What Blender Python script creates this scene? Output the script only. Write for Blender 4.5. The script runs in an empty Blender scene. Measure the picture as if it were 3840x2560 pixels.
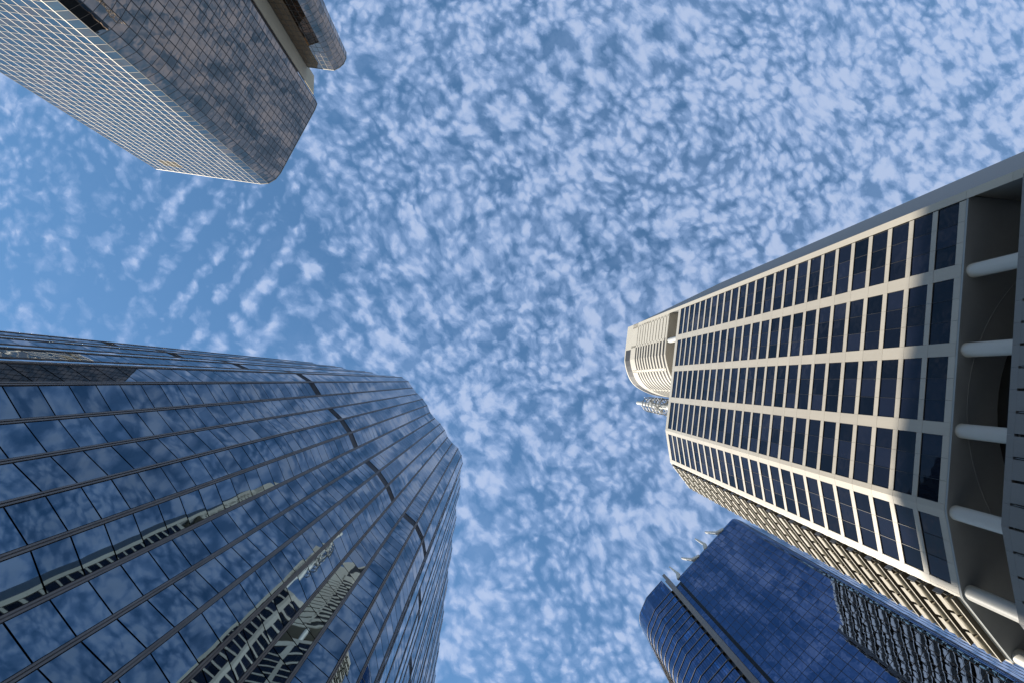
import bpy, math, random
import numpy as np
from mathutils import Matrix, Vector
random.seed(7)
R_ = math.radians
EYE = 1.6                                    # camera height above the pavement
# ------------------------------------------------------------------ camera
scene = bpy.context.scene
cam_rot = np.array([[0.99950624, 0.0011521, 0.03139977],
                    [0.0011521, 0.99731176, -0.07326612],
                    [-0.03139977, 0.07326612, 0.996818]])
cd = bpy.data.cameras.new('camera'); cam = bpy.data.objects.new('camera', cd)
scene.collection.objects.link(cam)
cd.sensor_width = 36; cd.lens = 18.75; cd.clip_start = 0.1; cd.clip_end = 5000
M = Matrix.Identity(4)
for i in range(3):
    M[i][0] = cam_rot[i, 0]; M[i][1] = -cam_rot[i, 1]; M[i][2] = -cam_rot[i, 2]
M[2][3] = EYE
cam.matrix_world = M
scene.camera = cam
# ------------------------------------------------------------------ sky with altocumulus
SUN = Vector((-0.73, 0.68, 0)).normalized()
SUN_EL = R_(40.6)
SUN = Vector((SUN.x*math.cos(SUN_EL), SUN.y*math.cos(SUN_EL), math.sin(SUN_EL)))
world = bpy.data.worlds.new('World'); scene.world = world; world.use_nodes = True
wt = world.node_tree; wt.nodes.clear()
class NT:
    def __init__(s, t): s.t = t
    def n(s, typ, **kw):
        nd = s.t.nodes.new(typ)
        for k, v in kw.items():
            if k == 'ins':
                for a, b in v.items():
                    if isinstance(b, bpy.types.NodeSocket): s.t.links.new(b, nd.inputs[a])
                    else: nd.inputs[a].default_value = b
            else: setattr(nd, k, v)
        return nd
    def math(s, op, a, b=0.0, c=None, clamp=False):
        nd = s.n('ShaderNodeMath', operation=op, use_clamp=clamp)
        for i, v in enumerate((a, b, c)):
            if v is None: continue
            if isinstance(v, bpy.types.NodeSocket): s.t.links.new(v, nd.inputs[i])
            else: nd.inputs[i].default_value = v
        return nd.outputs[0]
    def vmath(s, op, a, b=None, scale=None):
        nd = s.n('ShaderNodeVectorMath', operation=op)
        for i, v in enumerate((a, b)):
            if v is None: continue
            if isinstance(v, bpy.types.NodeSocket): s.t.links.new(v, nd.inputs[i])
            else: nd.inputs[i].default_value = v
        if scale is not None:
            if isinstance(scale, bpy.types.NodeSocket): s.t.links.new(scale, nd.inputs['Scale'])
            else: nd.inputs['Scale'].default_value = scale
        return nd.outputs[0]
    def noise(s, vec, scale, detail=2, rough=.5, out=0, dist=0, dims='3D'):
        nd = s.n('ShaderNodeTexNoise', noise_dimensions=dims, ins={'Vector': vec, 'Scale': scale, 'Detail': detail, 'Roughness': rough, 'Distortion': dist})
        return nd.outputs[out]
    def ramp(s, v, lo, hi, a=0., b=1., typ='SMOOTHSTEP'):
        nd = s.n('ShaderNodeMapRange', interpolation_type=typ, ins={0: v, 1: lo, 2: hi, 3: a, 4: b})
        return nd.outputs[0]
    def mixc(s, f, a, b, typ='MIX'):
        nd = s.n('ShaderNodeMix', data_type='RGBA', blend_type=typ)
        for k, v in ((0, f), (6, a), (7, b)):
            if isinstance(v, bpy.types.NodeSocket): s.t.links.new(v, nd.inputs[k])
            else: nd.inputs[k].default_value = v if k == 0 else (*v, 1)[:4]
        return nd.outputs[2]
W = NT(wt)
sky = W.n('ShaderNodeTexSky', sky_type='NISHITA', sun_disc=False, sun_elevation=SUN_EL,
          sun_rotation=math.pi/2 - math.atan2(SUN.y, SUN.x), altitude=0, air_density=1.0, dust_density=0.15, ozone_density=1.6)
tc = W.n('ShaderNodeTexCoord').outputs['Generated']
sep = W.n('ShaderNodeSeparateXYZ', ins={0: tc})
zz = W.math('MAXIMUM', sep.outputs[2], 0.06)
px = W.math('DIVIDE', sep.outputs[0], zz); py = W.math('DIVIDE', sep.outputs[1], zz)
p = W.n('ShaderNodeCombineXYZ', ins={0: px, 1: py, 2: 0.0}).outputs[0]     # point on the cloud sheet
# bend the sheet a little so that nothing lines up
wob = W.vmath('SUBTRACT', W.noise(p, 3.0, 3, .5, 1, dims='2D'), (.5, .5, .5))
p1 = W.vmath('ADD', p, W.vmath('SCALE', wob, scale=.07))
drift = W.n('ShaderNodeVectorRotate', rotation_type='Z_AXIS', ins={'Vector': p1, 'Angle': R_(38)}).outputs[0]
drift = W.vmath('MULTIPLY', drift, (1.0, .80, 1.0))              # puffs drawn out along the wind
wob2 = W.vmath('SUBTRACT', W.noise(drift, 36, 5, .62, 1, dims='2D'), (.5, .5, .5))
p2 = W.vmath('ADD', drift, W.vmath('SCALE', wob2, scale=.021))
vor = W.n('ShaderNodeTexVoronoi', feature='SMOOTH_F1', voronoi_dimensions='2D', ins={'Vector': p2, 'Scale': 27.0, 'Smoothness': .4, 'Randomness': 1.0}).outputs['Distance']
vor2 = W.n('ShaderNodeTexVoronoi', feature='SMOOTH_F1', voronoi_dimensions='2D', ins={'Vector': p2, 'Scale': 60.0, 'Smoothness': .5}).outputs['Distance']
fb = W.noise(p2, 24, 6, .58, dims='2D')
fine = W.noise(p2, 95, 4, .62, dims='2D')
big = W.noise(p, 6.0, 4, .6, dims='2D')
mixs = W.ramp(W.noise(p, 3.3, 2, .5, dims='2D'), .35, .65, .15, 1.0)   # where the large cells rule and where the small
cells = W.math('ADD', W.math('MULTIPLY', W.math('MULTIPLY', W.math('SUBTRACT', .48, vor), .85), mixs),
               W.math('MULTIPLY', W.math('SUBTRACT', .45, vor2), W.math('SUBTRACT', .85, W.math('MULTIPLY', mixs, .45))))
v = W.math('ADD', cells, W.math('MULTIPLY', W.math('SUBTRACT', fb, .5), 1.25))
v = W.math('ADD', v, W.math('MULTIPLY', W.math('SUBTRACT', fine, .5), .28))
v = W.math('ADD', v, W.math('MULTIPLY', W.math('SUBTRACT', big, .5), .55))
# the sheet thickens to one side and has a thin patch, as seen
grad = W.math('ADD', W.math('MULTIPLY', px, .15), W.math('MULTIPLY', py, -.05))
grad = W.math('MINIMUM', W.math('MAXIMUM', grad, -.16), .24)
v = W.math('ADD', W.math('ADD', v, grad), .30)
hn = W.n('ShaderNodeVectorMath', operation='DISTANCE', ins={0: p1, 1: (-.60, -.20, 0)}).outputs['Value']
holem = W.ramp(hn, .10, .50, 1, 0)
v = W.math('SUBTRACT', v, W.math('MULTIPLY', holem, .30))
# ripples across the thin patch
rot = W.n('ShaderNodeVectorRotate', rotation_type='Z_AXIS', ins={'Vector': p1, 'Angle': R_(-30)}).outputs[0]
wave = W.n('ShaderNodeTexWave', wave_type='BANDS', bands_direction='X', ins={'Vector': rot, 'Scale': 5.2, 'Distortion': 2.2, 'Detail': 2.0, 'Detail Scale': 1.4}).outputs[1]
rm = W.ramp(W.n('ShaderNodeVectorMath', operation='DISTANCE', ins={0: p1, 1: (-.52, -.20, 0)}).outputs['Value'], .10, .32, 1, 0)
v = W.math('ADD', v, W.math('MULTIPLY', W.math('MULTIPLY', W.math('SUBTRACT', wave, .45), rm), .50))
mask = W.ramp(v, -.10, .66, 0, 1, 'SMOOTHSTEP')
veil = W.ramp(W.math('ADD', W.noise(p1, 8.5, 6, .62, dims='2D'), W.math('MULTIPLY', grad, .8)), .42, .78, 0, .30)
mask = W.math('MAXIMUM', mask, W.math('MULTIPLY', veil, W.math('SUBTRACT', 1.0, W.math('MULTIPLY', holem, .8))))
thick = W.ramp(v, .30, .85, 0, 1)
ccol = W.mixc(thick, (3.2, 4.6, 7.5), (5.3, 6.3, 8.6))
skyc = W.mixc(1.0, sky.outputs[0], (1.12, 1.57, 1.70), 'MULTIPLY')
ccol = W.vmath('ADD', W.vmath('SCALE', ccol, scale=.84), W.vmath('SCALE', skyc, scale=.22))
col = W.mixc(W.math('MULTIPLY', mask, .95), skyc, ccol)
bg = W.n('ShaderNodeBackground', ins={'Color': col, 'Strength': 0.058})
W.n('ShaderNodeOutputWorld', ins={0: bg.outputs[0]})
# ------------------------------------------------------------------ sun
sd = bpy.data.lights.new('sun', 'SUN'); so = bpy.data.objects.new('sun', sd); scene.collection.objects.link(so)
sd.energy = 4.7; sd.angle = R_(1.0); sd.color = (1.0, .91, .77)
so.rotation_euler = (-SUN).to_track_quat('-Z', 'Y').to_euler(); so.location = (-100, 60, 300)
scene.view_settings.view_transform = 'Standard'; scene.view_settings.look = 'None'
scene.view_settings.exposure = 0.80; scene.view_settings.gamma = 1; scene.view_settings.use_curve_mapping = False
scene.cycles.max_bounces = 8; scene.cycles.glossy_bounces = 5; scene.cycles.diffuse_bounces = 3
# ------------------------------------------------------------------ helpers
C = scene.collection
def proj(pt):
    d = np.array([pt[0], pt[1], pt[2]-EYE]); c = cam_rot.T @ d
    if c[2] <= 0.5: return None
    return c[:2]/c[2]*2000 + np.array([1920, 1280])
class MB:
    def __init__(s): s.v = []; s.f = []; s.smooth = False
    def box(s, o, a, b, c):                       # corner and three edge vectors
        o, a, b, c = map(Vector, (o, a, b, c)); k = len(s.v)
        if a.cross(b).dot(c) < 0: a, b = b, a
        s.v += [o, o+a, o+a+b, o+b, o+c, o+a+c, o+a+b+c, o+b+c]
        s.f += [tuple(k+i for i in q) for q in ((3,2,1,0),(4,5,6,7),(0,1,5,4),(1,2,6,5),(2,3,7,6),(3,0,4,7))]
        return s
    def prism(s, poly, z0, z1, caps=True):
        n = len(poly); k = len(s.v)
        area = sum(poly[i][0]*poly[(i+1)%n][1]-poly[(i+1)%n][0]*poly[i][1] for i in range(n))
        if area < 0: poly = poly[::-1]
        s.v += [Vector((x, y, z0+EYE)) for x, y in poly] + [Vector((x, y, z1+EYE)) for x, y in poly]
        for i in range(n):
            j = (i+1) % n; s.f.append((k+i, k+j, k+n+j, k+n+i))
        if caps: s.f.append(tuple(k+i for i in range(n))[::-1]); s.f.append(tuple(k+n+i for i in range(n)))
        return s
    def tube(s, a, b, r0, r1=None, n=10, cap=True):
        a, b = Vector(a), Vector(b); r1 = r0 if r1 is None else r1
        d = (b-a).normalized(); x = d.orthogonal().normalized(); y = d.cross(x); k = len(s.v)
        for q, r in ((a, r0), (b, r1)):
            for i in range(n):
                t = 2*math.pi*i/n; s.v.append(q + x*math.cos(t)*r + y*math.sin(t)*r)
        for i in range(n):
            j = (i+1) % n; s.f.append((k+i, k+j, k+n+j, k+n+i))
        if cap: s.f.append(tuple(k+i for i in range(n))[::-1]); s.f.append(tuple(k+n+i for i in range(n)))
        return s
    def ring(s, c, r, t, n=36, m=8, a0=0, a1=2*math.pi):
        c = Vector(c); k = len(s.v)
        for i in range(n):
            a = a0+(a1-a0)*i/n
            for j in range(m):
                b = 2*math.pi*j/m
                s.v.append(c+Vector((math.cos(a)*(r+t*math.cos(b)), math.sin(a)*(r+t*math.cos(b)), t*math.sin(b))))
        for i in range(n):
            for j in range(m):
                s.f.append((k+i*m+j, k+((i+1)%n)*m+j, k+((i+1)%n)*m+(j+1)%m, k+i*m+(j+1)%m))
        return s
    def strip(s, path, z0, z1, thick, nrm_sign=1):   # wall band that follows a plan path; thickness goes inwards
        n = len(path); k = len(s.v); inn = offset(path, thick*nrm_sign)
        for i in range(n):
            for (x, y), z in ((path[i], z0), (path[i], z1), (inn[i], z1), (inn[i], z0)): s.v.append(Vector((x, y, z+EYE)))
        for i in range(n-1):
            a = k+4*i; b = a+4
            for j in range(4): s.f.append((a+j, b+j, b+(j+1)%4, a+(j+1)%4))
        s.f.append((k, k+1, k+2, k+3)); e = k+4*(n-1); s.f.append((e+3, e+2, e+1, e))
        return s
    def mesh(s, name, smooth=False):
        m = bpy.data.meshes.new(name); m.from_pydata([tuple(x) for x in s.v], [], s.f)
        if smooth: m.polygons.foreach_set('use_smooth', [True]*len(m.polygons))
        m.update(); return m
    def build(s, name, mat, parent=None, smooth=False, fix=False):
        m = s.mesh(name, smooth)
        if fix:
            import bmesh
            b = bmesh.new(); b.from_mesh(m); bmesh.ops.recalc_face_normals(b, faces=b.faces); b.to_mesh(m); b.free()
        return put(name, m, mat, parent)
def offset(path, d):
    out = []
    for i in range(len(path)):
        a = np.array(path[max(i-1, 0)]); b = np.array(path[min(i+1, len(path)-1)]); p0 = np.array(path[i])
        t = b-a; t = t/np.linalg.norm(t); nn = np.array([t[1], -t[0]]); out.append(tuple(p0-nn*d))
    return out
def put(name, mesh, mat, parent=None, world_space=True):
    o = bpy.data.objects.new(name, mesh); C.objects.link(o)
    if mat is not None:
        if not mesh.materials: mesh.materials.append(mat)
        elif mesh.materials[0] != mat:
            o.material_slots[0].link = 'OBJECT'; o.material_slots[0].material = mat
    if parent is not None:
        o.parent = parent
        if world_space and parent.type == 'EMPTY': o.matrix_parent_inverse = Matrix.Translation(-parent.location)
    return o
def thing(name, loc, label, cat, group=None):
    o = bpy.data.objects.new(name, None); C.objects.link(o); o.location = loc; o.empty_display_size = 2
    o['label'] = label; o['category'] = cat
    if group: o['group'] = group
    return o
# ------------------------------------------------------------------ materials
def mat(name):
    m = bpy.data.materials.new(name); m.use_nodes = True; t = NT(m.node_tree); b = m.node_tree.nodes['Principled BSDF']
    return m, t, b
def stone(name, col, rough=.6, speck=.12, scale=9, stain=.12, bump=.0):
    m, t, b = mat(name)
    pos = t.n('ShaderNodeNewGeometry').outputs['Position']
    sp = t.noise(pos, scale, 4, .7); lg = t.noise(pos, .21, 4, .6)
    st = t.noise(t.vmath('MULTIPLY', pos, (1.1, 1.1, .06)), 1.0, 4, .6)
    f = t.math('ADD', t.math('MULTIPLY', t.math('SUBTRACT', sp, .5), speck*2), t.math('MULTIPLY', t.math('SUBTRACT', lg, .5), stain))
    f = t.math('ADD', f, t.math('MULTIPLY', t.math('SUBTRACT', st, .55), stain))
    oi = t.n('ShaderNodeObjectInfo').outputs['Random']
    f = t.math('ADD', f, t.math('MULTIPLY', t.math('SUBTRACT', oi, .5), .07))
    f = t.math('ADD', f, 1.0)
    c = t.vmath('SCALE', tuple(col), scale=f)
    t.t.links.new(c, b.inputs['Base Color']); b.inputs['Roughness'].default_value = rough
    return m
def metal(name, col, rough=.4, metallic=.6):
    m, t, b = mat(name); pos = t.n('ShaderNodeNewGeometry').outputs['Position']
    f = t.ramp(t.noise(pos, .6, 4, .6), .3, .7, .82, 1.12)
    t.t.links.new(t.vmath('SCALE', tuple(col), scale=f), b.inputs['Base Color'])
    b.inputs['Roughness'].default_value = rough; b.inputs['Metallic'].default_value = metallic
    return m
def mirror_glass(name, f0, rough=.015, var=.12, ripple=.012, rscale=.8, metallic=1.0):
    m, t, b = mat(name)
    pos = t.n('ShaderNodeNewGeometry').outputs['Position']
    oi = t.n('ShaderNodeObjectInfo').outputs['Random']
    at = t.n('ShaderNodeAttribute', attribute_name='tone').outputs['Fac']
    r = t.math('ADD', t.math('MULTIPLY', oi, .0), at)
    f = t.math('ADD', 1.0-var, t.math('MULTIPLY', r, 2*var))
    dirt = t.ramp(t.noise(t.vmath('MULTIPLY', pos, (1, 1, .25)), .9, 4, .6), .3, .75, .9, 1.06)
    f = t.math('MULTIPLY', f, dirt)
    t.t.links.new(t.vmath('SCALE', tuple(f0), scale=f), b.inputs['Base Color'])
    b.inputs['Metallic'].default_value = metallic; b.inputs['Roughness'].default_value = rough
    bp = t.n('ShaderNodeBump', ins={'Height': t.noise(pos, rscale, 1, .4), 'Strength': 1.0, 'Distance': ripple})
    t.t.links.new(bp.outputs[0], b.inputs['Normal'])
    return m
def dark_glass(name, col, ior=1.5, var=.25):
    m, t, b = mat(name)
    oi = t.n('ShaderNodeObjectInfo').outputs['Random']
    pos = t.n('ShaderNodeNewGeometry').outputs['Position']
    t.t.links.new(t.vmath('SCALE', tuple(col), scale=t.ramp(oi, 0, 1, 1-var, 1+var, 'LINEAR')), b.inputs['Base Color'])
    b.inputs['Roughness'].default_value = .03; b.inputs['IOR'].default_value = ior
    bp = t.n('ShaderNodeBump', ins={'Height': t.noise(pos, .6, 1, .4), 'Strength': 1.0, 'Distance': .02})
    t.t.links.new(bp.outputs[0], b.inputs['Normal'])
    return m
MT = {}
MT['blue_glass'] = mirror_glass('blue_mirror_glass', (.122, .182, .240), ripple=.0035, rscale=.45)
MT['bronze'] = mirror_glass('bronze_glass', (.34, .27, .215), var=.05, ripple=.004)
MT['bronze_sp'] = mirror_glass('bronze_spandrel_glass', (.22, .245, .235), var=.06, ripple=.004, rough=.04)
MT['royal'] = mirror_glass('royal_blue_glass', (.10, .15, .265), var=.035, ripple=.005)
MT['royal_pale'] = mirror_glass('pale_blue_glass', (.11, .18, .34), var=.15, ripple=.01)
MT['sky_glass'] = mirror_glass('clear_blue_glass', (.09, .20, .40), var=.15, ripple=.01)
MT['navy'] = dark_glass('navy_window_glass', (.007, .009, .019), ior=1.32, var=.7)
MT['brown_glass'] = dark_glass('brown_shaded_glass', (.03, .026, .02))
MT['granite'] = stone('cream_granite', (.445, .41, .35), .5, .10, 12, .17)
MT['cream'] = stone('cream_render', (.49, .45, .38), .6, .04, 6, .10)
MT['grey_wall'] = stone('grey_shade_concrete', (.215, .215, .215), .65, .04, 5, .12)  # side wall's shade put into the grey; the roofs share it
MT['dark_granite'] = stone('grey_podium_granite', (.20, .197, .193), .55, .2, 14, .12)
MT['soffit'] = stone('dark_soffit_paint', (.31, .335, .345), .7, .04, 3, .14)
MT['white'] = stone('white_column_paint', (.52, .51, .48), .5, .03, 4, .08)
MT['concrete'] = stone('beige_concrete', (.52, .44, .31), .75, .10, 7, .2)
MT['black'] = stone('black_and_deep_shade', (.012, .012, .013), .6, .05, 4, .1)  # plain black; also stands for deep shade in crown slots and drum
MT['frame'] = metal('dark_frame_metal', (.030, .030, .033), .45, .5)
MT['mullion'] = metal('grey_brown_mullion_metal', (.17, .155, .148), .45, .3)
MT['gold'] = metal('champagne_mullion_metal', (.21, .19, .15), .5, .2)
MT['brass'] = metal('dull_brass_metal', (.15, .13, .10), .6, .1)
MT['dark_mull'] = metal('core_and_shaded_mullion', (.05, .045, .04), .4, .5)  # shade on the mullions put into the colour; also the dark cores
MT['steel'] = metal('weathered_steel', (.33, .33, .32), .45, .7)
MT['fin'] = stone('grey_fin_panel', (.14, .14, .145), .5, .05, 5, .1)
MT['blade'] = stone('shaded_blade_tan', (.25, .215, .15), .55, .03, 5, .08)  # shade of the blade undersides put into the tan
MT['ledge'] = stone('shaded_ledge_brown', (.10, .088, .064), .6, .03, 5, .08)  # underside shade put into the brown; cream lip stands for the lit edge
MT['vent'] = stone('brown_louvre_paint', (.035, .028, .015), .9, .05, 5, .1)
MT['ground'] = stone('grey_paving', (.22, .215, .205), .8, .2, 6, .3)
MT['asphalt'] = stone('road_asphalt', (.05, .05, .052), .85, .25, 10, .3)
# ------------------------------------------------------------------ ground
g = MB(); g.v = [Vector(q) for q in ((-2500,-2500,0),(2500,-2500,0),(2500,2500,0),(-2500,2500,0))]; g.f = [(0,1,2,3)]
go = g.build('ground', MT['ground']); go['kind'] = 'structure'
g = MB(); g.v = [Vector(q) for q in ((2,-400,.004),(18,-400,.004),(26,400,.004),(10,400,.004))]; g.f = [(0,1,2,3)]
go = g.build('road', MT['asphalt']); go['kind'] = 'structure'
# ------------------------------------------------------------------ panes
def pane_mesh(n=3, bulge=.0032):
    m = MB()
    for j in range(n+1):
        for i in range(n+1):
            x, z = i/n-.5, j/n-.5
            m.v.append(Vector((x, -bulge*(1-4*x*x)*(1-4*z*z), z)))
    for j in range(n):
        for i in range(n):
            a = j*(n+1)+i; m.f.append((a, a+1, a+n+2, a+n+1))
    k = len(m.v)                                   # edge returns so that the pane has thickness
    cs = [(-.5,-.5),(.5,-.5),(.5,.5),(-.5,.5)]
    for x, z in cs: m.v.append(Vector((x, 0, z)))
    for x, z in cs: m.v.append(Vector((x, .03, z)))
    for i in range(4): m.f.append((k+(i+1)%4, k+i, k+4+i, k+4+(i+1)%4))
    me = m.mesh('pane'); me.polygons.foreach_set('use_smooth', [True]*(n*n)+[False]*4); me.update()
    return me
def tone_attr(me, val):
    a = me.attributes.new('tone', 'FLOAT', 'FACE'); a.data.foreach_set('value', val)
class Curtain:
    """collects the panes of one tower; the largest become parts, the rest one joined part"""
    def __init__(s, parent, limit=300): s.parent = parent; s.p = []; s.limit = limit
    def add(s, c, t, w, h, mat_key, out=.0):     # c centre (x,y,z above eye), t plan direction along wall (outward is t rotated -90)
        t = Vector((t[0], t[1], 0)).normalized(); nrm = Vector((t.y, -t.x, 0))
        s.p.append((Vector((c[0], c[1], c[2]+EYE))+nrm*out, t, nrm, w, h, mat_key))
    def done(s, tilt=.0022, name='pane', bulge=.0032):
        shared = {}
        def area(q):
            c, t, nrm, w, h, mk = q
            if nrm.dot(c) > 0: return 0          # faces away
            a = [proj(c + t*(w/2)*i + Vector((0, 0, h/2))*j) for i, j in ((-1,-1),(1,-1),(1,1),(-1,1))]
            if any(v is None for v in a): return 0
            cx = sum(v[0] for v in a)/4; cy = sum(v[1] for v in a)/4
            if not (-40 < cx < 3880 and -40 < cy < 2600): return 0
            return abs(sum(a[i][0]*a[(i+1)%4][1]-a[(i+1)%4][0]*a[i][1] for i in range(4)))/2
        order = sorted(s.p, key=area, reverse=True)
        big, small = order[:s.limit], order[s.limit:]
        tones = 5; base = {}
        for c, t, nrm, w, h, mk in big:
            key = (mk, random.randrange(tones), random.random() < .35)
            if key not in base:
                me = pane_mesh(bulge=bulge*(-.6 if key[2] else 1)); tone_attr(me, [key[1]/(tones-1)]*len(me.polygons)); base[key] = me
            o = put(name, base[key], MT[mk], s.parent)
            o.rotation_euler = (random.gauss(0, tilt), random.gauss(0, tilt), math.atan2(t.y, t.x)+random.gauss(0, tilt))
            o.scale = (w, 1, h); o.location = c
        by = {}
        for q in small: by.setdefault(q[5], []).append(q)
        for mk, lst in by.items():
            n = 2; V = []; F = []; T = []
            for c, t, nrm, w, h, _ in lst:
                ax, az, bl = random.gauss(0, tilt), random.gauss(0, tilt), bulge*(1 if random.random() < .65 else -.6)
                k = len(V); up = Vector((0, 0, 1))
                for j in range(n+1):
                    for i in range(n+1):
                        x, z = i/n-.5, j/n-.5
                        V.append(c + t*(x*w) + up*(z*h) + nrm*(bl*(1-4*x*x)*(1-4*z*z) + ax*x*w + az*z*h))
                tn = random.random()
                for j in range(n):
                    for i in range(n):
                        a = k+j*(n+1)+i; F.append((a, a+1, a+n+2, a+n+1)); T.append(tn)
            me = bpy.data.meshes.new(name); me.from_pydata([tuple(x) for x in V], [], F)
            me.polygons.foreach_set('use_smooth', [True]*len(F)); tone_attr(me, T); me.update()
            o = put(name, me, MT[mk], s.parent); o['kind'] = 'stuff'
def wall_grid(cur, P, Q, z_hi, row_h, rows, cols, mk, gap=.08, out=.05, mk2=None, skip=None):
    P, Q = np.array(P), np.array(Q); L = np.linalg.norm(Q-P); t = (Q-P)/L; w = L/cols
    for r in range(rows):
        zc = z_hi - row_h*(r+.5)
        for c in range(cols):
            if skip and skip(r, c): continue
            cxy = P + t*(w*(c+.5))
            k = mk2 if (mk2 and r % 2) else mk
            cur.add((cxy[0], cxy[1], zc), t, w-gap, row_h-gap, k, out)
def mullion(parent, xy, nrm, z0, z1, width, depth, mat_, name='mullion', double=False):
    n = Vector((nrm[0], nrm[1], 0)).normalized(); t = Vector((-n.y, n.x, 0)); o = Vector((xy[0], xy[1], z0+EYE)); H = Vector((0, 0, z1-z0))
    m = MB()
    if double:
        m.box(o-t*width/2, t*width, n*depth*.45, H)
        m.box(o-t*width/2+n*depth*.45, t*width*.38, n*depth*.55, H)
        m.box(o+t*width*.12+n*depth*.45, t*width*.38, n*depth*.55, H)
    else: m.box(o-t*width/2, t*width, n*depth, H)
    return m.build(name, mat_, parent)
def outn(a, b):
    d = np.array(b)-np.array(a); d = d/np.linalg.norm(d); return np.array([d[1], -d[0]])
def bisn(path, i):
    ns = []
    if i > 0: ns.append(outn(path[i-1], path[i]))
    if i < len(path)-1: ns.append(outn(path[i], path[i+1]))
    s = sum(ns); return s/np.linalg.norm(s)
# ================================================================== serrated blue glass tower
def blue_tower():
    T = thing('office_tower', (-25, 25, 0), 'dark blue mirror glass tower of narrow zigzag bays with grey mullions', 'skyscraper')
    H = 139.3; RH = 1.9; ROWS = 73; w = 1.97
    a = np.array([-22.44, .11])
    d = lambda deg: np.array([math.cos(R_(deg)), math.sin(R_(deg))])
    left = [33, 9, -1, 4] + [23.5, 11, -1, 5]*2 + [22]           # walking left from the corner
    pts = [a]; flags = []
    for ang in left:
        pts.append(pts[-1]-w*d(ang))
    lf = [1, 1, 0, 0] + [1, 1, 1, 0]*2 + [1]
    path = pts[::-1]; flags = lf[::-1]
    angs = [57, 50.5, 43.5, 55, 66.9, 51.5, 43.5, 55, 66.9, 52, 41, 64, 80, 105] + [95, 87, 97, 110]*8
    fl = [1, 0, 1, 1, 1, 0, 1, 1, 1, 0, 1, 1, 1, 1] + [0, 1, 1, 1]*8
    for ang in angs: path.append(path[-1]+w*d(ang))
    flags += fl
    path = [tuple(q) for q in path]
    inner = offset(path, .10)
    poly = inner + [(-40, 95), (-66, 70), (-66, 12)]
    MB().prism(poly, -EYE, H-.3).build('wall_core', MT['frame'], T, fix=True)
    MB().strip(path, H-.32, H+.05, .5).build('parapet', MT['mullion'], T, fix=True)
    vent_row = 38
    cur = Curtain(T)
    for i in range(len(path)-1):
        P, Q = np.array(path[i]), np.array(path[i+1]); t = (Q-P)/w; n = outn(P, Q); v = flags[i]
        wall_grid(cur, P+t*.10, Q-t*.10, H-.3, RH, ROWS, 1, 'blue_glass', .085, .0, skip=lambda r, c, v=v: v and r == vent_row)
        if v:                                              # plant floor louvre
            z1 = H-.3-RH*vent_row; z0 = z1-RH
            m = MB(); n3 = Vector((*n, 0)); t3 = Vector((*t, 0))
            for q in range(15):
                o = Vector((*(P+t*(.13+q*(w-.3)/14)), z0+EYE+.06))
                m.box(o-n3*.08-t3*.025, t3*.05, n3*.06, Vector((0, 0, RH-.12)))
            m.build('louvre', MT['frame'], T)
    for i in range(len(path)):
        mullion(T, np.array(path[i])-bisn(path, i)*.10, bisn(path, i), -EYE, H, .21, .15, MT['mullion'], double=True)
    cur.done()
blue_tower()
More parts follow.
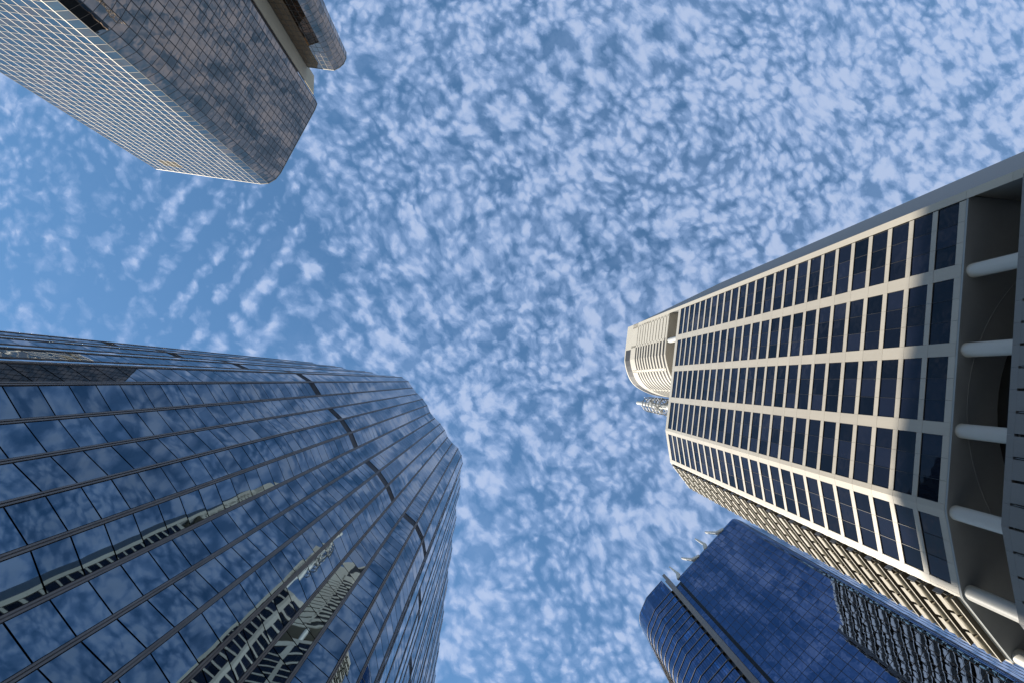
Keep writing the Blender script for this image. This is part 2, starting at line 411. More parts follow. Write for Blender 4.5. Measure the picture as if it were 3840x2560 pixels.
# ================================================================== bronze glass tower
def bronze_tower():
    T = thing('office_tower', (-80, -85, 0), 'bronze glass tower with pale gold mullions, rounded corners and a beige concrete pier', 'skyscraper')
    H = 150.; RH = 2.026; ROWS = 74
    main = [(-102.38,-63.66), (-95.91,-59.70), (-66.69,-55.68), (-64.53,-55.86), (-62.52,-57.13), (-61.19,-58.93), (-51.93,-77.90), (-51.41,-79.56), (-52.3,-81.7), (-60.8,-87.9)]
    # outward must lie on the right of the walking direction: walk from the far right end to the left end
    path = main[::-1]
    cols = [6, 1, 1, 12, 1, 1, 1, 17, 4]
    wing = [(-43.45,-95.24), (-43.41,-93.38), (-44.06,-91.71), (-45.29,-90.48), (-46.85,-89.65), (-54.4,-90.5)]
    wing = [(-46.5,-101)] + wing
    wcols = [3, 1, 1, 1, 1, 5]
    core = [tuple(np.array(q)) for q in offset(path, .12)] + [(-112,-74), (-112,-112), (-62,-112), (-62,-89)]
    MB().prism(core, -EYE, H-.2).build('wall_core', MT['dark_mull'], T, fix=True)
    wcore = offset(wing, .12) + [(-60.5,-91.0), (-60.5,-110), (-50,-110)]
    MB().prism(wcore, -EYE, H-.2).build('wing_core', MT['dark_mull'], T, fix=True)
    cur = Curtain(T)
    def clad(path, cols, facets2):
        for i, c in enumerate(cols):
            P, Q = path[i], path[i+1]
            mk2 = 'bronze_sp' if i in facets2 else None
            vent = None
            if i == 7 and facets2: vent = lambda r, cc: (r in (2, 3) and cc in (11, 12, 13))
            if i == 8 and facets2: vent = lambda r, cc: (r in (2, 3) and cc in (1, 2))
            wall_grid(cur, P, Q, H-.25, RH, ROWS, c, 'bronze', .07, .0, mk2=mk2, skip=vent)
            n = outn(P, Q); t = (np.array(Q)-np.array(P)); L = np.linalg.norm(t); t = t/L
            if vent:
                for r in range(ROWS):
                    for cc in range(c):
                        if vent(r, cc):
                            w = L/c; o = np.array(P)+t*(w*cc+.05)-n*.08; m = MB(); z = H-.25-RH*(r+1)
                            for q in range(6): m.box((o[0], o[1], z+.08+q*.32+EYE), Vector((*t, 0))*(w-.1), Vector((*n, 0))*.09, (0, 0, .24))
                            m.build('vent_louvre', MT['vent'], T)
            for k in range(c+1 if i == len(cols)-1 else c):
                xy = np.array(P)+t*(L/c*k); nn = bisn(path, i) if k == 0 else n
                mullion(T, xy-nn*.06, nn, -EYE, H, *((.09, .08, MT['brass']) if not facets2 else (.11, .088, MT['gold']) if i >= 6 else (.13, .13, MT['dark_mull'])))  # shaded faces get darker metal, their shade put into the colour
        for r in range(0, ROWS):
            z = H-.25-RH*r
            for part, mm in (((path[:7], 'dark_mull'), (path[6:], 'brass')) if facets2 else ((path, 'brass'),)):  # dark transoms carry the shade of their faces in the colour
                MB().strip(offset(part, -.02), z-.04, z+.04, .11).build('transom', MT[mm], T, fix=True)
        MB().strip(offset(path, -.05), H-.2, H+.15, .5).build('parapet', MT['gold'], T, fix=True)
    clad(path, cols, (6, 7, 8))
    clad(wing, wcols, ())
    # concrete pier between the two glass volumes, cast in lifts
    z = -EYE
    while z < 155.5:
        z2 = min(z+7.8, 156)
        MB().prism([(-54.55,-85.65), (-54.55,-91.4), (-60.3,-91.4), (-60.3,-88), (-56.2,-85.2)], z+.02, z2-.02).build('pier_block', MT['concrete'], T, fix=True)
        z = z2
    MB().prism([(-54.7,-85.9), (-54.7,-91.2), (-60.1,-91.2), (-60.1,-88), (-56.2,-85.5)], -EYE, 155.8).build('pier_core', MT['black'], T, fix=True)
    cur.done(tilt=.0016, bulge=.0022)
bronze_tower()
# ================================================================== cream granite tower
CU = np.array([-0.13534852, 0.99079805]); CP = np.array([53.40, -20.51]); CN = np.array([-CU[1], CU[0]])
def cpt(s, out=0): return CP + CU*s + CN*out
BEND = cpt(34.9); CORN = np.array([49.83, 22.9]); FU = (CORN-BEND)/np.linalg.norm(CORN-BEND); FN = np.array([-FU[1], FU[0]])
LE = np.array([55.03, 29.93]); LK = np.array([49.93, 23.25]); LU = (LE-LK)/np.linalg.norm(LE-LK); LN = np.array([-LU[1], LU[0]]); LL = np.linalg.norm(LE-LK)
F0, FH, NF, WH = 58.4, 3.72, 25, 2.94
ROOF = 152.6; SOF = 57.5
def V3(a, z=0): return Vector((a[0], a[1], z))
def granite_tower():
    T = thing('office_tower', (70, 0, 0), 'cream granite tower with a grid of dark windows, sunshade blades and white columns below', 'skyscraper')
    # --- body
    body = [tuple(cpt(-.3, -.5)), tuple(cpt(34.9, -.5)), tuple(CORN-FN*.5-FU*.3), tuple(LK-LN*1.15), tuple(LE-LN*1.15), (57.3, 29.2), (85, 33.2), (85, -30), (60, -20)]
    MB().prism(body, SOF+.05, ROOF-.25).build('wall_core', MT['frame'], T, fix=True)
    MB().prism(body, ROOF-.25, ROOF-.15).build('roof', MT['grey_wall'], T, fix=True)
    # --- windows
    win = MB(); W0 = 7.4
    for x0, x1 in ((0, .05), (W0/3-.025, W0/3+.025), (2*W0/3-.025, 2*W0/3+.025), (W0-.05, W0)):
        win.box((x0, 0, 0), (x1-x0, 0, 0), (0, .12, 0), (0, 0, WH))
    for z0, z1 in ((0, .05), (WH-.05, WH)): win.box((.05, .002, z0), (W0-.1, 0, 0), (0, .11, 0), (0, 0, z1-z0))
    wm = win.mesh('window'); wm.materials.append(MT['frame'])
    pm = pane_mesh(n=2, bulge=.004); tone_attr(pm, [.5]*len(pm.polygons)); pm.materials.append(MT['navy'])
    pm3 = MB()
    for k in range(3): pm3.box((W0/3*k+.04, .06, .05), (W0/3-.08, 0, 0), (0, .03, 0), (0, 0, WH-.1))
    pm3 = pm3.mesh('glazing'); pm3.materials.append(MT['navy'])
    sp = MB().box((0, 0, 0), (1, 0, 0), (0, .34, 0), (0, 0, 1)).mesh('spandrel_panel'); sp.materials.append(MT['granite'])
    pp = MB().box((0, 0, 0), (1, 0, 0), (0, .36, 0), (0, 0, 1)).mesh('pier_panel'); pp.materials.append(MT['granite'])
    bays = [(cpt, CU, CN, .15), (cpt, CU, CN, 9.08), (cpt, CU, CN, 17.97), (cpt, CU, CN, 26.82), (None, FU, FN, .9)]
    inv = Matrix.Translation(-T.location)
    def place(name, mesh, xy, u, n, z, sx=1, sz=1, back=0.0, parent=T):
        # local +x runs along the wall so that local -y faces outwards
        o = bpy.data.objects.new(name, mesh); C.objects.link(o); o.parent = parent; o.matrix_parent_inverse = inv
        rot = Matrix(((u[0], -n[0], 0, xy[0]-n[0]*back), (u[1], -n[1], 0, xy[1]-n[1]*back), (0, 0, 1, z+EYE), (0, 0, 0, 1)))
        o.matrix_basis = rot @ Matrix.Diagonal((sx, 1, sz, 1)); return o
    for bi, (fn, u, n, s0) in enumerate(bays):
        # walk so that outward is on the right-hand side
        o0 = (cpt(s0) if fn else BEND+FU*s0); wid = 7.4 if fn else 7.25
        ux = u; start = o0
        for k in range(NF):
            z = F0+FH*k
            wdw = place('window', wm, start, ux, n, z, wid/7.4, 1, .05)
            if k < 20:
                for q in range(3):
                    po = bpy.data.objects.new('pane', pm); C.objects.link(po); po.parent = wdw
                    po.location = (W0/3*(q+.5), .06, WH/2); po.scale = (W0/3-.05, 1, WH-.08)
                    po.rotation_euler = (random.gauss(0, .006), 0, random.gauss(0, .006))
            else:
                po = bpy.data.objects.new('glazing', pm3); C.objects.link(po); po.parent = wdw
        for k in range(NF+1):
            z0 = SOF if k == 0 else F0+FH*(k-1)+WH; z1 = F0 if k == 0 else (F0+FH*k if k < NF else ROOF)
            for q in range(3 if k < 17 else 1):
                sw_ = wid/3 if k < 17 else wid
                place('spandrel_panel', sp, start+ux*(.012+q*sw_), ux, n, z0+.004, sw_-.03, z1-z0-.008, .006)
    piers = [(cpt(7.55), CU, CN, 1.53), (cpt(16.48), CU, CN, 1.49), (cpt(25.37), CU, CN, 1.45), (cpt(34.22), CU, CN, .68), (BEND, FU, FN, .90), (BEND+FU*8.15, FU, FN, float(np.linalg.norm(CORN-BEND))-8.15)]
    for o0, u, n, wd in piers:
        for k in range(NF+1):
            z0 = SOF if k == 0 else F0+FH*(k-1)+WH; z1 = F0+WH if k == 0 else (F0+FH*k+WH if k < NF else ROOF)
            place('pier_panel', pp, o0+u*.002, u, n, z0+.016, wd-.004, z1-z0-.032, 0)
    # --- side wall, its shade put into the grey, with its thin front edge
    sw = [(53.52,-21.41), (53.45,-20.87), (58.7,-20.2), (60.5,-20.0), (86,-31), (85.1,-36.7)]
    for z0, z1 in ((-EYE, 52.0), (52.03, 57.45), (57.48, 100), (100.02, 148), (148.02, 196.4)):
        MB().prism(sw, z0, z1).build('side_wall', MT['grey_wall'], T, fix=True)
    edge = [(53.515,-21.40), (53.40,-20.45), (53.33,-20.46), (53.445,-21.42)]
    for z0, z1 in ((-EYE, 52.0), (52.03, 57.45), (57.48, 104), (104.02, 150), (150.02, 196.4)):
        MB().prism(edge, z0, z1).build('edge_trim', MT['cream'], T, fix=True)
    # --- soffit, columns, podium
    sof = [tuple(cpt(-.2, -.02)), tuple(cpt(34.9, -.02)), tuple(CORN-FN*.02), tuple(LK-LN*.02), tuple(LE-LN*.02), (57, 30.5), (86, 33), (86, -31), (60.6, -20.05)]
    MB().prism(sof, SOF-.28, SOF).build('soffit', MT['soffit'], T, fix=True)
    m = MB(); m.ring((74, 5, SOF-.29+EYE), 22.4, .035, 90, 6); m.build('soffit_groove_trim', MT['soffit'], T, smooth=True)
    drum = [(74+19*math.cos(2*math.pi*i/64), 5+19*math.sin(2*math.pi*i/64)) for i in range(64)]
    MB().prism([q for q in drum], 48, SOF-.28).build('core_drum', MT['black'], T, fix=True)  # drum wall's shade put into its black
    cols = [cpt(8.3, -1.05), cpt(17.2, -1.05), cpt(26.1, -1.05), cpt(34.9, -1.05), CORN-FN*1.0-FU*.2, LE-LN*.9-LU*.2]
    for c in cols:
        m = MB(); m.tube((c[0], c[1], 49+EYE), (c[0], c[1], SOF-.28+EYE), .80, n=40, cap=False)
        me = m.build('column', MT['white'], T, smooth=True)
        m = MB(); m.ring((c[0], c[1], SOF-.33+EYE), .80, .035, 40, 6); m.build('column_collar', MT['soffit'], me, smooth=True)
    pod = [tuple(cpt(-.2, .25)), tuple(cpt(34.7, .25)), tuple(CORN+FN*.25), tuple(LE+LN*.2+LU*8)]
    PT = 50.75
    inner = offset(pod, -.45)
    MB().prism(inner + [(90, 40), (90, -20), (62, -19.5)], -EYE, PT-.9).build('podium_core', MT['black'], T, fix=True)
    for i in range(len(pod)-1):
        P, Q = np.array(pod[i]), np.array(pod[i+1]); L = np.linalg.norm(Q-P); t = (Q-P)/L; nn = np.array([-t[1], t[0]]); nP = max(1, round(L/2.2)); w = L/nP
        for k in range(nP):
            o = P+t*(w*k); t3 = V3(t); n3 = V3(nn)
            m = MB(); m.box(V3(o, PT-.75+EYE)+t3*.01-n3*.4, t3*(w-.02), n3*.4, Vector((0, 0, .75))); cap = m.build('coping_panel', MT['dark_granite'], T)
            m = MB(); m.box(V3(o, 30+EYE)+t3*.13-n3*.4, t3*(w-.26), n3*.398, Vector((0, 0, PT-.76-30))); m.build('podium_panel', MT['dark_granite'], T)
            if k % 2:
                m = MB(); m.box(V3(o, 30+EYE)-t3*.02-n3*.3, t3*.04, n3*.42, Vector((0, 0, PT-1.1-30))); m.build('glass_fin', MT['steel'], T)
        MB().box(V3(P, -EYE+EYE)-V3(nn)*.4, V3(t)*L, V3(nn)*.39, Vector((0, 0, 30+EYE))).build('podium_base', MT['dark_granite'], T)
    # --- sunshade facade
    lz = V3(LN); lu = V3(LU); up = Vector((0, 0, 1))
    MB().box(V3(LK, SOF+EYE)-lz*.35, lu*LL, lz*.35, up*.9).build('edge_beam', MT['granite'], T)
    MB().box(V3(LK, ROOF-.9+EYE)-lz*1.1, lu*LL, lz*1.1, up*.9).build('edge_beam', MT['granite'], T)
    MB().prism([tuple(CORN+FU*.02), tuple(LK), tuple(LK-LN*1.2+LU*.0), tuple(CORN-FN*.4)], SOF, ROOF).build('corner_trim', MT['granite'], T, fix=True)
    MB().prism([tuple(LE), tuple(LE+LU*.35), tuple(LE+LU*.35-LN*1.3), tuple(LE-LN*1.3)], SOF, ROOF).build('end_wall', MT['cream'], T, fix=True)
    seg = (LL-.5)/3
    def foil(length):
        m = MB(); n = 14; prof = []
        for i in range(n):
            a = 2*math.pi*i/n; prof.append((.46*math.cos(a), .19*math.sin(a)*(1.25 if math.sin(a) < 0 else .7)))
        tl = R_(-28)
        for x in (0, length):
            for (y, z) in prof: m.v.append(Vector((x, y*math.cos(tl)-z*math.sin(tl), y*math.sin(tl)+z*math.cos(tl))))
        for i in range(n): m.f.append((i, (i+1) % n, n+(i+1) % n, n+i))
        m.f.append(tuple(range(n))[::-1]); m.f.append(tuple(range(n, 2*n)))
        return m
    fm = foil(seg-.46).mesh('sunshade_blade', True); fm.materials.append(MT['blade'])
    sm = MB().box((0, -.05, -.30), (seg-.46, 0, 0), (0, .07, 0), (0, -.12, .6)).mesh('sunshade_strip'); sm.materials.append(MT['cream'])
    lm = MB().box((0, 0, 0), (LL-.02, 0, 0), (0, 1.35, 0), (0, 0, .13)).mesh('shade_ledge'); lm.materials.append(MT['ledge'])
    lip = MB().box((0, 0, 0), (LL-.02, 0, 0), (0, .034, 0), (0, 0, .2)).mesh('ledge_lip'); lip.materials.append(MT['cream'])  # cream against the brown ledge, its lit edge put into the colour
    bm_ = MB()
    bm_.v = [Vector(q) for q in ((0,0,0),(0,1.0,-.55),(0,1.2,.5),(0,.1,1.1),(.1,0,0),(.1,1.0,-.55),(.1,1.2,.5),(.1,.1,1.1))]
    bm_.f = [(0,1,2,3),(7,6,5,4),(0,4,5,1),(1,5,6,2),(2,6,7,3),(3,7,4,0)]
    brm = bm_.mesh('shade_bracket'); brm.materials.append(MT['ledge'])
    ep = MB().box((0, 0, 0), (.07, 0, 0), (0, 1.05, 0), (0, 0, 1.15)).mesh('end_plate'); ep.materials.append(MT['fin'])  # grey on this end puts the plate's shade into the colour
    ep2 = MB().box((0, 0, 0), (.07, 0, 0), (0, .8, 0), (0, 0, .85)).mesh('end_plate'); ep2.materials.append(MT['cream'])  # cream copy of the plate for the lit end
    for k in range(NF):
        z = F0+FH*k-.3
        place('shade_ledge', lm, LK+LU*.01+LN*.55, LU, LN, z)
        place('ledge_lip', lip, LK+LU*.01+LN*.585, LU, LN, z-.02)
        for q in range(3):
            b0 = LK+LU*(.25+q*seg+.23)
            place('sunshade_blade', fm, b0+LN*.28, LU, LN, z+1.15)
            place('sunshade_strip', sm, b0+LN*.42, LU, LN, z+2.25)
        for q in range(3):
            place('shade_bracket', brm, LK+LU*(.2+q*seg)+LN*.30, LU, LN, z+1.1)
        place('end_plate', ep, LK+LU*.02+LN*.62, LU, LN, z+1.5)
        place('end_plate', ep2, LE-LU*.12+LN*.5, LU, LN, z+.5)
    for k in range(NF):
        z = F0+FH*k+.3
        for q in range(3):
            m = MB().box(V3(LK+LU*(.2+q*seg)-LN*1.12, z+EYE), lu*(seg-.1), lz*.04, up*(FH-.9)); m.build('shaded_pane', MT['brown_glass'], T)
    # the long side face carries the same sunshades, blades cream to brighten their reflection
    K2, E2 = np.array([56.7, 30.15]), np.array([84.5, 34.4]); U2 = (E2-K2)/np.linalg.norm(E2-K2); N2 = np.array([-U2[1], U2[0]]); L2 = np.linalg.norm(E2-K2); n2 = 8; sg = L2/n2
    u3, n3 = V3(U2), V3(N2); bl, st, lg = MB(), MB(), MB()
    for k in range(NF):
        z = F0+FH*k-.3
        lg.box(V3(K2+N2*.5, z+EYE)-n3*1.2, u3*L2, n3*1.2, up*.13); st.box(V3(K2+N2*.505, z-.02+EYE), u3*L2, n3*.034, up*.2)
        for q in range(n2):
            o = V3(K2+U2*(q*sg+.14), z+1.15+EYE)
            bl.box(o-n3*.1-up*.22, u3*(sg-.28), n3*.8+up*.42, up*.12)
            st.box(o+n3*.42+up*.75, u3*(sg-.5), n3*.07, up*.95)
            lg.box(o-u3*.14-n3*.6, u3*.1, n3*1.2, up*1.1)
    for m_, nm, mt_ in ((bl, 'sunshade_blade', 'cream'), (st, 'sunshade_strip', 'cream'), (lg, 'shade_ledge', 'ledge')):
        o = m_.build(nm, MT[mt_], T); o['kind'] = 'stuff'
    # --- crown
    curve = [(51.79,-8.06), (52.62,-3.67), (54.29,.17), (56.98,2.83), (61.03,4.91), (64.89,6.01)]
    cc = [np.array(q) for q in [tuple(cpt(10))] + curve + [(70, 6.8)]]
    path = [tuple(cpt(s)) for s in (-.9, 1, 3, 5, 7, 8.9)]
    for i in range(1, len(cc)-2):
        for k in range(6):
            t = k/6; a, b, c, d = cc[i-1], cc[i], cc[i+1], cc[i+2]
            path.append(tuple(.5*((2*b)+(-a+c)*t+(2*a-5*b+4*c-d)*t*t+(-a+3*b-3*c+d)*t**3)))
    path += [(64.89, 6.01), (72, 7.0), (82, 7.2)]
    inn = offset(path, -.14)
    MB().prism(inn + [(84, 0), (84, -28), (62, -20)], 161.2, 212.2).build('crown_core', MT['black'], T, fix=True)  # black close behind the bands paints the depth of the slots as shade
    MB().prism(offset(path, -.05) + [(84, 0), (84, -28), (62, -20)], 160.9, 161.15).build('crown_soffit', MT['cream'], T, fix=True)
    MB().prism(inn + [(84, 0), (84, -28), (62, -20)], 212.2, 212.35).build('crown_roof', MT['grey_wall'], T, fix=True)
    # path length bookkeeping for the pilasters
    cum = [0]
    for i in range(1, len(path)): cum.append(cum[-1]+math.dist(path[i-1], path[i]))
    def at(s):
        for i in range(1, len(path)):
            if cum[i] >= s:
                f = (s-cum[i-1])/(cum[i]-cum[i-1]); return tuple(np.array(path[i-1])*(1-f)+np.array(path[i])*f)
        return path[-1]
    def sub(s0, s1, n=8): return [at(s0+(s1-s0)*i/n) for i in range(n+1)]
    pitch = 3.27; s_end = cum[-1]; A1, A2, B1, B2 = 8.35, 9.15, 17.6, 18.5
    zb = 161.15
    for k in range(12):
        z0 = zb if k == 0 else 163.0+pitch*(k-1)+.92; z1 = 163.0+pitch*k-.92 if k < 11 else 203.6
        MB().strip(path if k < 11 else path[:], z0, z1, -.12).build('crown_band', MT['cream'], T, fix=True)
        if k < 11:
            MB().strip(sub(0, A1, 4), z1+.001, z1+.62, -.115).build('slot_filler', MT['cream'], T, fix=True)
            MB().strip(sub(0, A1, 4), z1+1.22, z1+1.839, -.115).build('slot_filler', MT['cream'], T, fix=True)
    MB().strip(sub(0, 1.7, 2), 161.2, 203.6, -.135).build('pilaster', MT['cream'], T, fix=True)
    for s0, s1 in ((A1, A2), (B1, B2), (26.5, 27.2)):
        MB().strip(sub(s0, s1, 3), 163.2, 203.5, -.13).build('pilaster', MT['cream'], T, fix=True)
    MB().strip(sub(0, A2+.4, 5), 203.62, 211.2, -.42).build('crown_panel', MT['cream'], T, fix=True)
    MB().strip(path, 211.22, 212.6, -.5).build('crown_rim', MT['cream'], T, fix=True)
    MB().strip(offset(sub(A2+.4, s_end, 20), -.05), 203.62, 211.2, -.08).build('clerestory_glazing', MT['black'], T, fix=True)
    c = cpt(8.3, -1.0); MB().tube((c[0], c[1], ROOF-.2+EYE), (c[0], c[1], 161+EYE), .8, n=32, cap=False).build('column', MT['white'], T, smooth=True)
    MB().prism([tuple(cpt(0, -4.5)), tuple(cpt(14, -4.5)), (62, 0), (70, 2), (80, 0), (80, -24), (62, -19)], ROOF-.2, 161).build('terrace_wall', MT['cream'], T, fix=True)
granite_tower()
# ================================================================== mast on the granite tower
def mast():
    x, y = 66.56, 10.2
    T = thing('antenna_mast', (x, y, ROOF+EYE), 'white tubular mast with rings of steel and dishes on the granite tower roof', 'mast')
    P = lambda h, dx=0, dy=0: Vector((x+dx, y+dy, h+EYE))
    m = MB(); m.tube(P(152.4), P(231), 1.25, 1.05, 28); m.build('lower_shaft', MT['white'], T, smooth=False)
    m = MB(); m.tube(P(231), P(248.4), .88, .80, 28); m.tube(P(248.4), P(249.2), .80, .3, 28); m.build('upper_shaft', MT['white'], T)
    m = MB(); m.tube(P(249.2), P(251.2), .12, .05, 8); m.build('lightning_rod', MT['steel'], T)
    hs = [206.5, 211, 215.5, 220, 224.5, 229]
    for i, h in enumerate(hs):
        r = 3.15 - .0*i
        ro = MB().ring(P(h), r, .14, 40, 8).build('ring', MT['steel'], T, smooth=True)
        MB().ring(P(h+.9), r+.02, .07, 40, 6).build('ring_rail', MT['steel'], ro, smooth=True)
        sp = MB()
        for k in range(8):
            a = k*math.pi/4+.2*i; sp.tube(P(h, math.cos(a)*.9, math.sin(a)*.9), P(h, math.cos(a)*r, math.sin(a)*r), .07, n=6)
            sp.tube(P(h, math.cos(a)*r, math.sin(a)*r), P(h+1.0, math.cos(a)*r, math.sin(a)*r), .05, n=6)
        sp.build('ring_spokes', MT['steel'], ro)
    for k in range(8):
        a = k*math.pi/4+.3
        MB().tube(P(205.5, math.cos(a)*2.7, math.sin(a)*2.7), P(230.2, math.cos(a)*2.7, math.sin(a)*2.7), .09, n=8).build('upright', MT['steel'], T)
    rnd = random.Random(3)
    for k in range(22):                                   # panel antennas clamped to the rings
        h = hs[k % 6]; a = rnd.uniform(0, 6.28); q = P(h-.4, math.cos(a)*3.3, math.sin(a)*3.3)
        t = Vector((-math.sin(a), math.cos(a), 0)); n = Vector((math.cos(a), math.sin(a), 0))
        MB().box(q-t*.16, t*.32, n*.18, Vector((0, 0, 1.9))).build('panel_antenna', MT['white'], T)
    for k in range(9):                                    # drum dishes
        h = hs[k % 5]+rnd.uniform(1.2, 2.8); a = 2.2+k*.62+rnd.uniform(-.2, .2); d = Vector((math.cos(a), math.sin(a), 0))
        r = rnd.uniform(.55, .95); m = MB(); m.tube(P(h)+d*1.5, P(h)+d*2.6, r*.75, r, 24); m.tube(P(h)+d*.8, P(h)+d*1.5, .12, n=8)
        m.build('dish', MT['white'], T)
    for k in range(10):
        a = rnd.uniform(0, 6.28); h = rnd.choice(hs); r = 3.2
        MB().tube(P(h+.6, math.cos(a)*r, math.sin(a)*r), P(h+.7, math.cos(a)*(r+.7), math.sin(a)*(r+.7)), .06, n=6).build('clamp_arm', MT['steel'], T)
    MB().tube(P(244, .8, -1.0), P(245.3, .8, -1.0), .16, n=10).build('beacon', MT['steel'], T)
mast()
# ================================================================== royal blue tower
def royal_tower():
    T = thing('office_tower', (84, 78, 0), 'royal blue glass tower with a grey fin, ribbed bay and white roof arms', 'skyscraper')
    u = np.array([-0.70012074, 0.71402448]); k = 1.2; P = np.array([66.48, 38.58])*k; n = np.array([-u[1], u[0]])
    d = lambda s, o=0: P+u*s*k+n*o
    H = 180.; RH = 3.564; ROWS = 50; Z0 = 178.5
    # rounded corner towards the far side face
    c0, c1, c2 = d(.55), P+np.array([.5, -.5]), P+np.array([2.2, .35])
    corner = [tuple((1-t)**2*c0+2*t*(1-t)*c1+t*t*c2) for t in np.linspace(0, 1, 7)]
    far = [tuple(c2+np.array([.93, .37])*q*3.6) for q in range(1, 9)]
    # outward is right of walking direction when walking from the fin towards the corner: u reversed
    main = [tuple(d(s)) for s in np.linspace(22.5, .55, 15)]
    wallp = main + corner[1:] + far
    core = offset(wallp, .12)
    MB().prism(core + [(114, 72), (96, 108), tuple(d(29, -20)), tuple(d(26.4, -.6)), tuple(d(22.5, -.6))], -EYE, H-.4).build('wall_core', MT['frame'], T, fix=True)
    cur = Curtain(T)
    for i in range(len(wallp)-1):
        a, b = wallp[i], wallp[i+1]
        far_ = i >= 14
        for r in range(ROWS):
            zc = H-.4-RH*(r+.5)
            if zc < 0: continue
            q = (np.array(a)+np.array(b))/2; t = np.array(b)-np.array(a); w = np.linalg.norm(t)
            key = 'sky_glass' if far_ else 'royal'
            cur.add((q[0], q[1], zc), t, w-.06, RH-.06, key, .0)
        mullion(T, np.array(a)-outn(a, b)*.1, outn(a, b), -EYE, H-.2, .12, .14, MT['frame'])
    for r in range(ROWS+1):
        z = H-.4-RH*r
        MB().strip(offset(wallp, -.015), z-.06, z+.06, .1).build('transom', MT['frame'], T, fix=True)
    MB().strip(offset(wallp, -.02), H-.4, H+.9, .25).build('parapet', MT['sky_glass'], T, fix=True)
    for i in range(13):
        q0, q1 = np.array(wallp[i]), np.array(wallp[i+1]); t = q1-q0; nn = outn(q0, q1)
        MB().box(V3(q0+t*.06+nn*.03, H+.25+EYE), V3(t*.88), V3(nn)*.05, Vector((0, 0, .22))).build('parapet_strip', MT['steel'], T)
    # dark recess, one glass column, fin, service recess
    MB().prism([tuple(d(22.55, -.55)), tuple(d(23.2, -.55)), tuple(d(23.2, -3)), tuple(d(22.55, -3))], -EYE, H-1.5).build('recess_wall', MT['black'], T, fix=True)
    MB().prism([tuple(d(23.2, -.12)), tuple(d(24.6, -.12)), tuple(d(24.6, -3)), tuple(d(23.2, -3))], -EYE, 177.4).build('bay_core', MT['frame'], T, fix=True)
    for r in range(ROWS):
        q = d(23.9); zc = 177.4-RH*(r+.5)
        if zc > 0: cur.add((q[0], q[1], zc), -u, 1.6, RH-.08, 'royal', 0)
    z = -EYE
    while z < 188.3:
        z2 = min(z+4.74, 188.4)
        MB().prism([tuple(d(24.45, 1.0)), tuple(d(25.3, 1.0)), tuple(d(25.3, -1.5)), tuple(d(24.45, -1.5))], z+.012, z2-.012).build('fin_panel', MT['fin'], T, fix=True); z = z2
    MB().prism([tuple(d(24.5, .95)), tuple(d(25.25, .95)), tuple(d(25.25, -1.4)), tuple(d(24.5, -1.4))], -EYE, 188.3).build('fin_core', MT['black'], T, fix=True)
    MB().prism([tuple(d(25.3, -.7)), tuple(d(26.4, -.7)), tuple(d(26.4, -4)), tuple(d(25.3, -4))], -EYE, 179.4).build('service_recess', MT['black'], T, fix=True)
    MB().prism([tuple(d(25.3, .35)), tuple(d(25.75, .35)), tuple(d(25.75, -1)), tuple(d(25.3, -1))], -EYE, 185.5).build('fin_return', MT['fin'], T, fix=True)
    for r in range(ROWS-1):
        z = Z0-RH*r
        if z > 2: MB().box(V3(d(25.76, -.65), z+EYE-.5), V3(u)*.76, V3(n)*.75, Vector((0, 0, .35))).build('service_ledge', MT['vent'], T)
    # ribbed bay
    HL = 188.4
    bay = [tuple(d(26.42)), (43.52*k, 62.13*k), (41.66*k, 66.18*k)]
    k0 = np.array((41.66, 66.18))*k; k1 = np.array((40.9, 68.3))*k; k2 = np.array((42.2, 71.0))*k
    rnd_ = [tuple((1-t)**2*k0+2*t*(1-t)*k1+t*t*k2) for t in np.linspace(0, 1, 6)]
    full = bay + rnd_[1:] + [(44.2*k, 75.0*k), (47.5*k, 82*k)]
    walk = full[::-1]
    MB().prism(offset(walk, .12) + [tuple(d(26.42, -8)), (74, 104)], -EYE, HL-.2).build('bay_wall_core', MT['frame'], T, fix=True)
    MB().strip(offset(walk, -.02), HL-.3, HL+.1, .4).build('parapet', MT['frame'], T, fix=True)
    colsn = []
    for i in range(len(walk)-1):
        L = math.dist(walk[i], walk[i+1]); colsn.append(max(1, round(L/.67)))
    hts = [Z0+RH*q for q in range(2, -51, -1)]
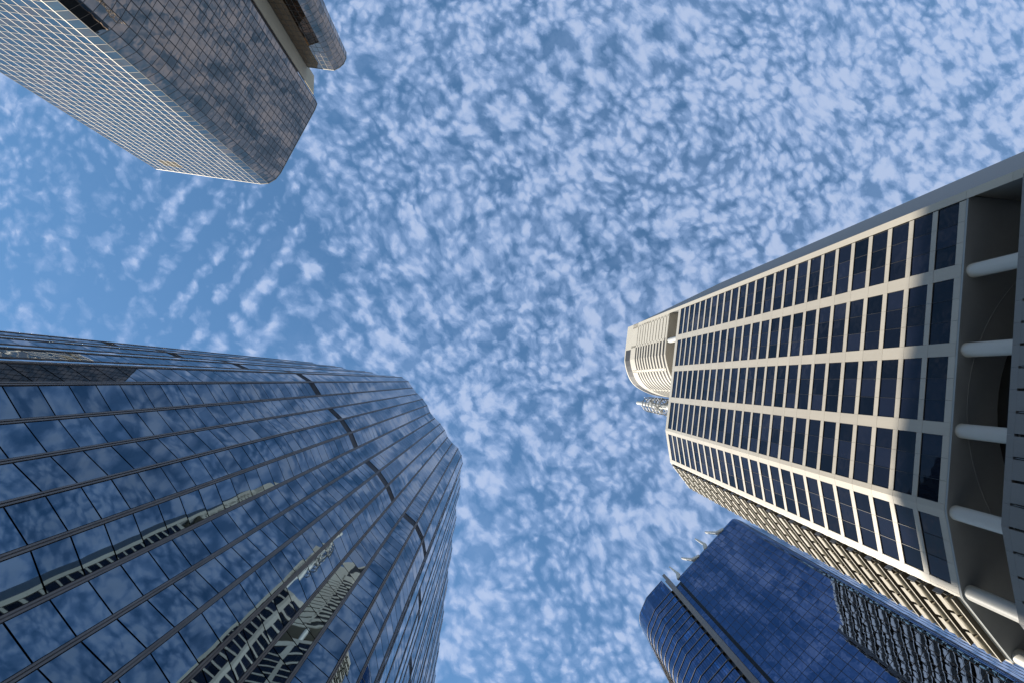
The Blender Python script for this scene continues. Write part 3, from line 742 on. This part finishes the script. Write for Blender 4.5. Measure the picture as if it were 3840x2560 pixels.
    for i in range(len(walk)-1):
        a, b = np.array(walk[i]), np.array(walk[i+1]); t = (b-a)/np.linalg.norm(b-a); w = np.linalg.norm(b-a)/colsn[i]
        for h in hts:
            if h < 4: continue
            tops = min(h+RH, HL-.25)
            if i < len(walk)-1:
                for c in range(colsn[i]):
                    q = a+t*(w*(c+.5))
                    key = random.choices(['royal', 'royal_pale', 'sky_glass'], (.80, .12, .08))[0]
                    cur.add((q[0], q[1], (h+tops)/2), t, w-.06, tops-h-.06, key, 0)
    for h in [Z0-RH*q for q in range(0, 49)]:
        rib = MB().strip(offset(walk, -.14), h-.12, h+.10, .14).build('rib', MT['mullion'], T, fix=True)
        MB().strip(offset(walk, -.08), h-.24, h-.121, .08).build('rib_shadow_gap', MT['frame'], rib, fix=True)
    cur.done(tilt=.0024)
    # boomerang arms on the roof edge
    def arm(pts, r):
        m = MB()
        for i in range(len(pts)-1):
            a, b = Vector(pts[i]), Vector(pts[i+1]); dd = (b-a).normalized(); s = V3(n).cross(dd).normalized()
            w0 = r*(1.25 if i == 0 else 1.0); w1 = r*(1.25 if i == 0 else .45); k = len(m.v); q = V3(n)*.4
            for pnt, ww in ((a, w0), (b, w1)):
                m.v += [pnt-s*ww-q, pnt+s*ww-q, pnt+s*ww+q, pnt-s*ww+q]
            for j in range(4): m.f.append((k+j, k+(j+1) % 4, k+4+(j+1) % 4, k+4+j))
            m.f.append((k+3, k+2, k+1, k)); m.f.append((k+4, k+5, k+6, k+7))
        return m.build('roof_arm', MT['white'], T, fix=True)
    for s, sg in ((5.0, 1), (10.7, -1), (15.1, 1), (21.8, -1)):
        kn = d(s+sg*.9, .2); t_ = d(s+sg*2.6, .3)
        if sg > 0: arm([V3(d(s-1.2, -.2), H+.7+EYE), V3(kn, H+1.8+EYE), V3(t_, H+7.6+EYE)], .44)
        else: arm([V3(d(s+.6, -.2), H+.7+EYE), V3(d(s-.2, .1), H+2.8+EYE), V3(d(s+.2, .3), H+9.6+EYE)], .44)
royal_tower()
